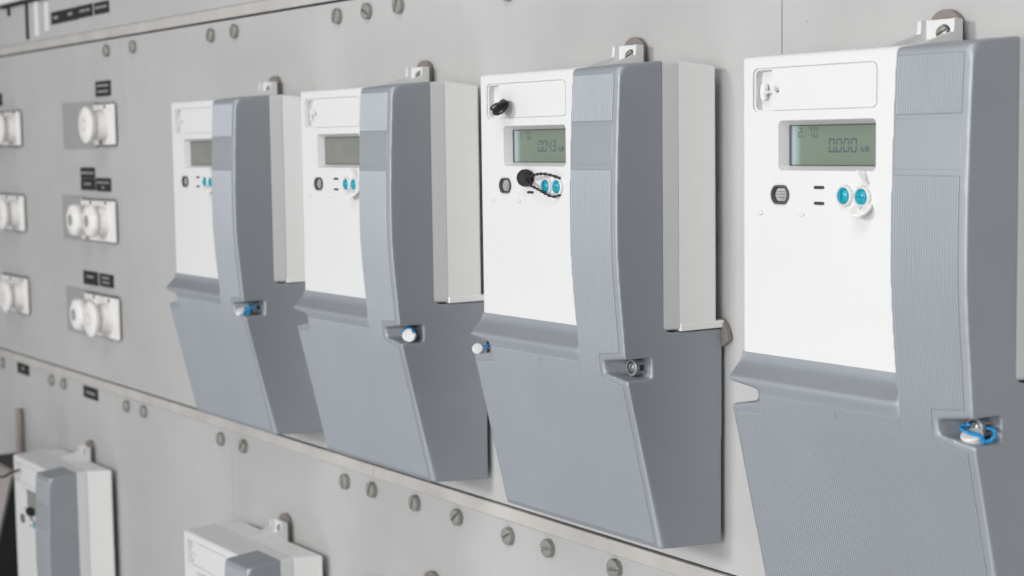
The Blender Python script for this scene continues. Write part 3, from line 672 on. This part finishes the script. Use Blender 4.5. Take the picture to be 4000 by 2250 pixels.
# ------------------------------------------------------------------ porcelain fuses
def fuse_cap(bm_parent, x, z, kind, yface=-31, r=20):
    pass
def fuse_block(name_lab, x0, x1, z0, z1, caps, blank=None, kind_lab=None):
    t = empty("fuse_holder", (0, 0, 0), name_lab, "fuse holder", "white porcelain fuse holders")
    if blank:
        bm = NB(); box(bm, blank[0], blank[1], -2.2, 0, blank[2], blank[3], .5, 2); link("blank_plate", bm, 'plate', t, 40)
    bm = NB(); box(bm, x0 - 2.2, x1 - 8, -3.0, -.2, z0 - 1.6, z1 + 1.8); link("base_shadow_frame", bm, 'portdark', t).name = "plate_shadow_border"  # dark border imitates the shadow line around the porcelain plate
    bm = NB(); box(bm, x0, x1, -6.5, -2.4, z0, z1, 1.2, 3); pl = link("porcelain_plate", bm, 'porc', t, 40)
    for (x, z, kd, yf) in caps:
        bm = NB(); lathe(bm, [(17.2, 0), (17.4, 9), (16.6, 12), (15.2, 13.2), (15.0, 15)], (x, -5.8, z), n=40); link("socket", bm, 'porc', t, 45)
        c0 = -5.8 - 13
        L = -(yf - c0)
        if kd == 'round':
            bm = NB(); ax = Vector((0, -1, 0)); n = 72; rings = []
            for k_, (rr, h, sc_) in enumerate(((14.5, 0, 0), (16.2, 2, 0.10), (16.2, L - 11, .10), (17.4, L - 9, 0.04), (20.6, L - 7, 0), (21.6, L - 4.5, 0), (21.2, L - 2.4, 0), (19, L - .8, 0), (12, L - .1, 0), (6, L, 0), (0, L, 0))):
                rings.append([bm.verts.new((x + max(rr, .01) * (1 - sc_ * (0.5 + .5 * math.cos(a * 8 * 2 * math.pi / n))) * math.cos(2 * math.pi * a / n), c0 - h, z + max(rr, .01) * (1 - sc_ * (0.5 + .5 * math.cos(a * 8 * 2 * math.pi / n))) * math.sin(2 * math.pi * a / n))) for a in range(n)])
            for A, B in zip(rings, rings[1:]):
                for k_ in range(n): bm.faces.new((A[k_], A[(k_ + 1) % n], B[(k_ + 1) % n], B[k_]))
            bm.faces.new(rings[0]); bm.faces.new(rings[-1])
            cap = link("round_fuse_cap", bm, 'porc', t, 40)
        else:
            bm = NB(); n = 8; rings = []
            for rr, h in ((18.5, 0), (20.6, 2), (20.8, L - 6), (19.8, L - 3), (17, L - 1), (10, L - .2), (0, L)):
                rings.append([bm.verts.new((x + max(rr, .01) * math.cos(2 * math.pi * (a + .5) / n), c0 - h, z + max(rr, .01) * math.sin(2 * math.pi * (a + .5) / n))) for a in range(n)])
            for A, B in zip(rings, rings[1:]):
                for k_ in range(n): bm.faces.new((A[k_], A[(k_ + 1) % n], B[(k_ + 1) % n], B[k_]))
            bm.faces.new(rings[0]); bm.faces.new(rings[-1])
            bmesh.ops.bevel(bm, geom=bm.edges[:], offset=1.2, segments=2, affect='EDGES', profile=.5)
            cap = link("octagonal_fuse_cap", bm, 'porc', t, 60)
        bm = NB()
        lathe(bm, [(7.2, 0), (7.2, 0.3), (6.3, .3), (6.3, 0.1)], (x, c0 - L + .15, z), n=28)
        link("cap_window_ring", bm, 'plate', cap, 40)
        bm = NB(); lathe(bm, [(2.2, 0), (2.2, 1.0), (1.6, 1.4)], (x + 6, -6.3, z + 21.0), n=14); link("plate_screw", bm, 'portdark', t, 40)
    if caps and x1 > -400:
        bm = NB(); box(bm, caps[0][0] - 11, caps[0][0] - 5, -8.0, -6.2, z0 + 1.0, z0 + 5.5, .6); link("rust_spot", bm, 'rust', t, 40)
fuse_block("single round porcelain fuse beside a grey blank plate, topmost of its column", -402.5, -338, -43.8, 4.0, [(-369, -20.3, 'round', -31)], (-524.5, -404.5, -47.3, 8.5))
fuse_block("two porcelain fuses side by side in the middle row under the stacked labels", -458.5, -346.5, -158.8, -110.2, [(-427.5, -133.6, 'oct', -31), (-377, -133.6, 'oct', -29)], (-538, -461, -161, -106.5))
fuse_block("porcelain fuse pair in the lowest row, eight sided cap left and round cap right", -457, -346, -274.6, -225.2, [(-427.5, -239.5 - 9, 'oct', -31), (-377, -250.0, 'round', -31)], (-536, -461, -279, -222.5))
fuse_block("porcelain fuse pair cut by the left edge, topmost of the far left column", -803, -690.5, -42.5, 3.0, [(-760, -20, 'oct', -28), (-712, -20, 'round', -30)])
fuse_block("porcelain fuse pair cut by the left edge, middle of the far left column", -800, -688, -157.5, -110, [(-758, -134, 'oct', -28), (-711, -134, 'round', -31)])
fuse_block("porcelain fuse pair cut by the left edge, lowest of the far left column", -797, -685.5, -270, -222, [(-756, -246, 'oct', -28), (-708.5, -246, 'round', -31)])

# ------------------------------------------------------------------ top left device, strips, bar
t = empty("wall_device", (0, 0, 0), "corner of a pale device casing at the top left of the photo", "device")
bm = NB(); box(bm, -757, -640, -9, 0, 147.5, 260, 1.5, 2); link("casing", bm, 'porc', t, 40)
bm = NB(); box(bm, -757, -560, -5, -.5, 143.2, 147.3, .5); link("underside_shade", bm, 'labelblk', t)  # black bar drawn in as the shadow under the casing
bm = NB(); box(bm, -731, -725.5, -3, 0, 132, 143.1, .5); link("bracket", bm, 'labelblk', t)
bm = NB(); box(bm, -658.5, -649.5, -1.8, 0, 96.3, 142.9, .3); tagp(link("dark_bar", bm, 'labelblk', None, 40), "narrow dark vertical bar at the top left between device and white strips", "bar")
bm = NB(); box(bm, -622.5, -609.0, -1.6, 0, 98.6, 142.9, .3); tagp(link("white_label_strip", bm, 'porc', None, 40), "left and taller of two white vertical strips at the top left", "label strip", "white vertical label strips")
bm = NB(); box(bm, -581.5, -569.8, -1.6, 0, 102.4, 139.6, .3); tagp(link("white_label_strip", bm, 'porc', None, 40), "right and shorter of two white vertical strips next to the black labels", "label strip", "white vertical label strips")
bm = NB(); tube(bm, [(-734, -8, -404), (-733, -8, -420), (-733, -8, -560), (-733, -8, -900)], 4.8, 14); tagp(link("brown_conduit", bm, 'brown', None, 50), "brown vertical conduit behind the bottom left meter", "conduit")
# dark switch housing left of the bottom left meter
t = empty("switch_housing", (0, 0, 0), "black housing with pinkish front cut by the bottom left corner", "switch box")
bm = NB(); prism_x(bm, [(0, -470), (-56, -470), (-60, -476), (-82, -560), (-96, -650), (-96, -980), (0, -980)], -760, -602); link("housing", bm, 'dkhouse', t)
bm = NB(); prism_x(bm, [(-56.2, -470), (-60.5, -476), (-82.6, -560), (-97, -650), (-97, -980), (-99, -980), (-99, -650), (-84.6, -559), (-62.5, -475), (-58, -468.5), (-50, -468.5), (-50, -470)], -760, -604)
link("front_panel", bm, 'pink', t)
bm = NB(); tube(bm, [(-603, -52, -469), (-603, -60, -475), (-603, -83, -560), (-603, -98, -650), (-603, -98, -980)], 2.4, 8); link("edge_trim", bm, 'portdark', t, 40)
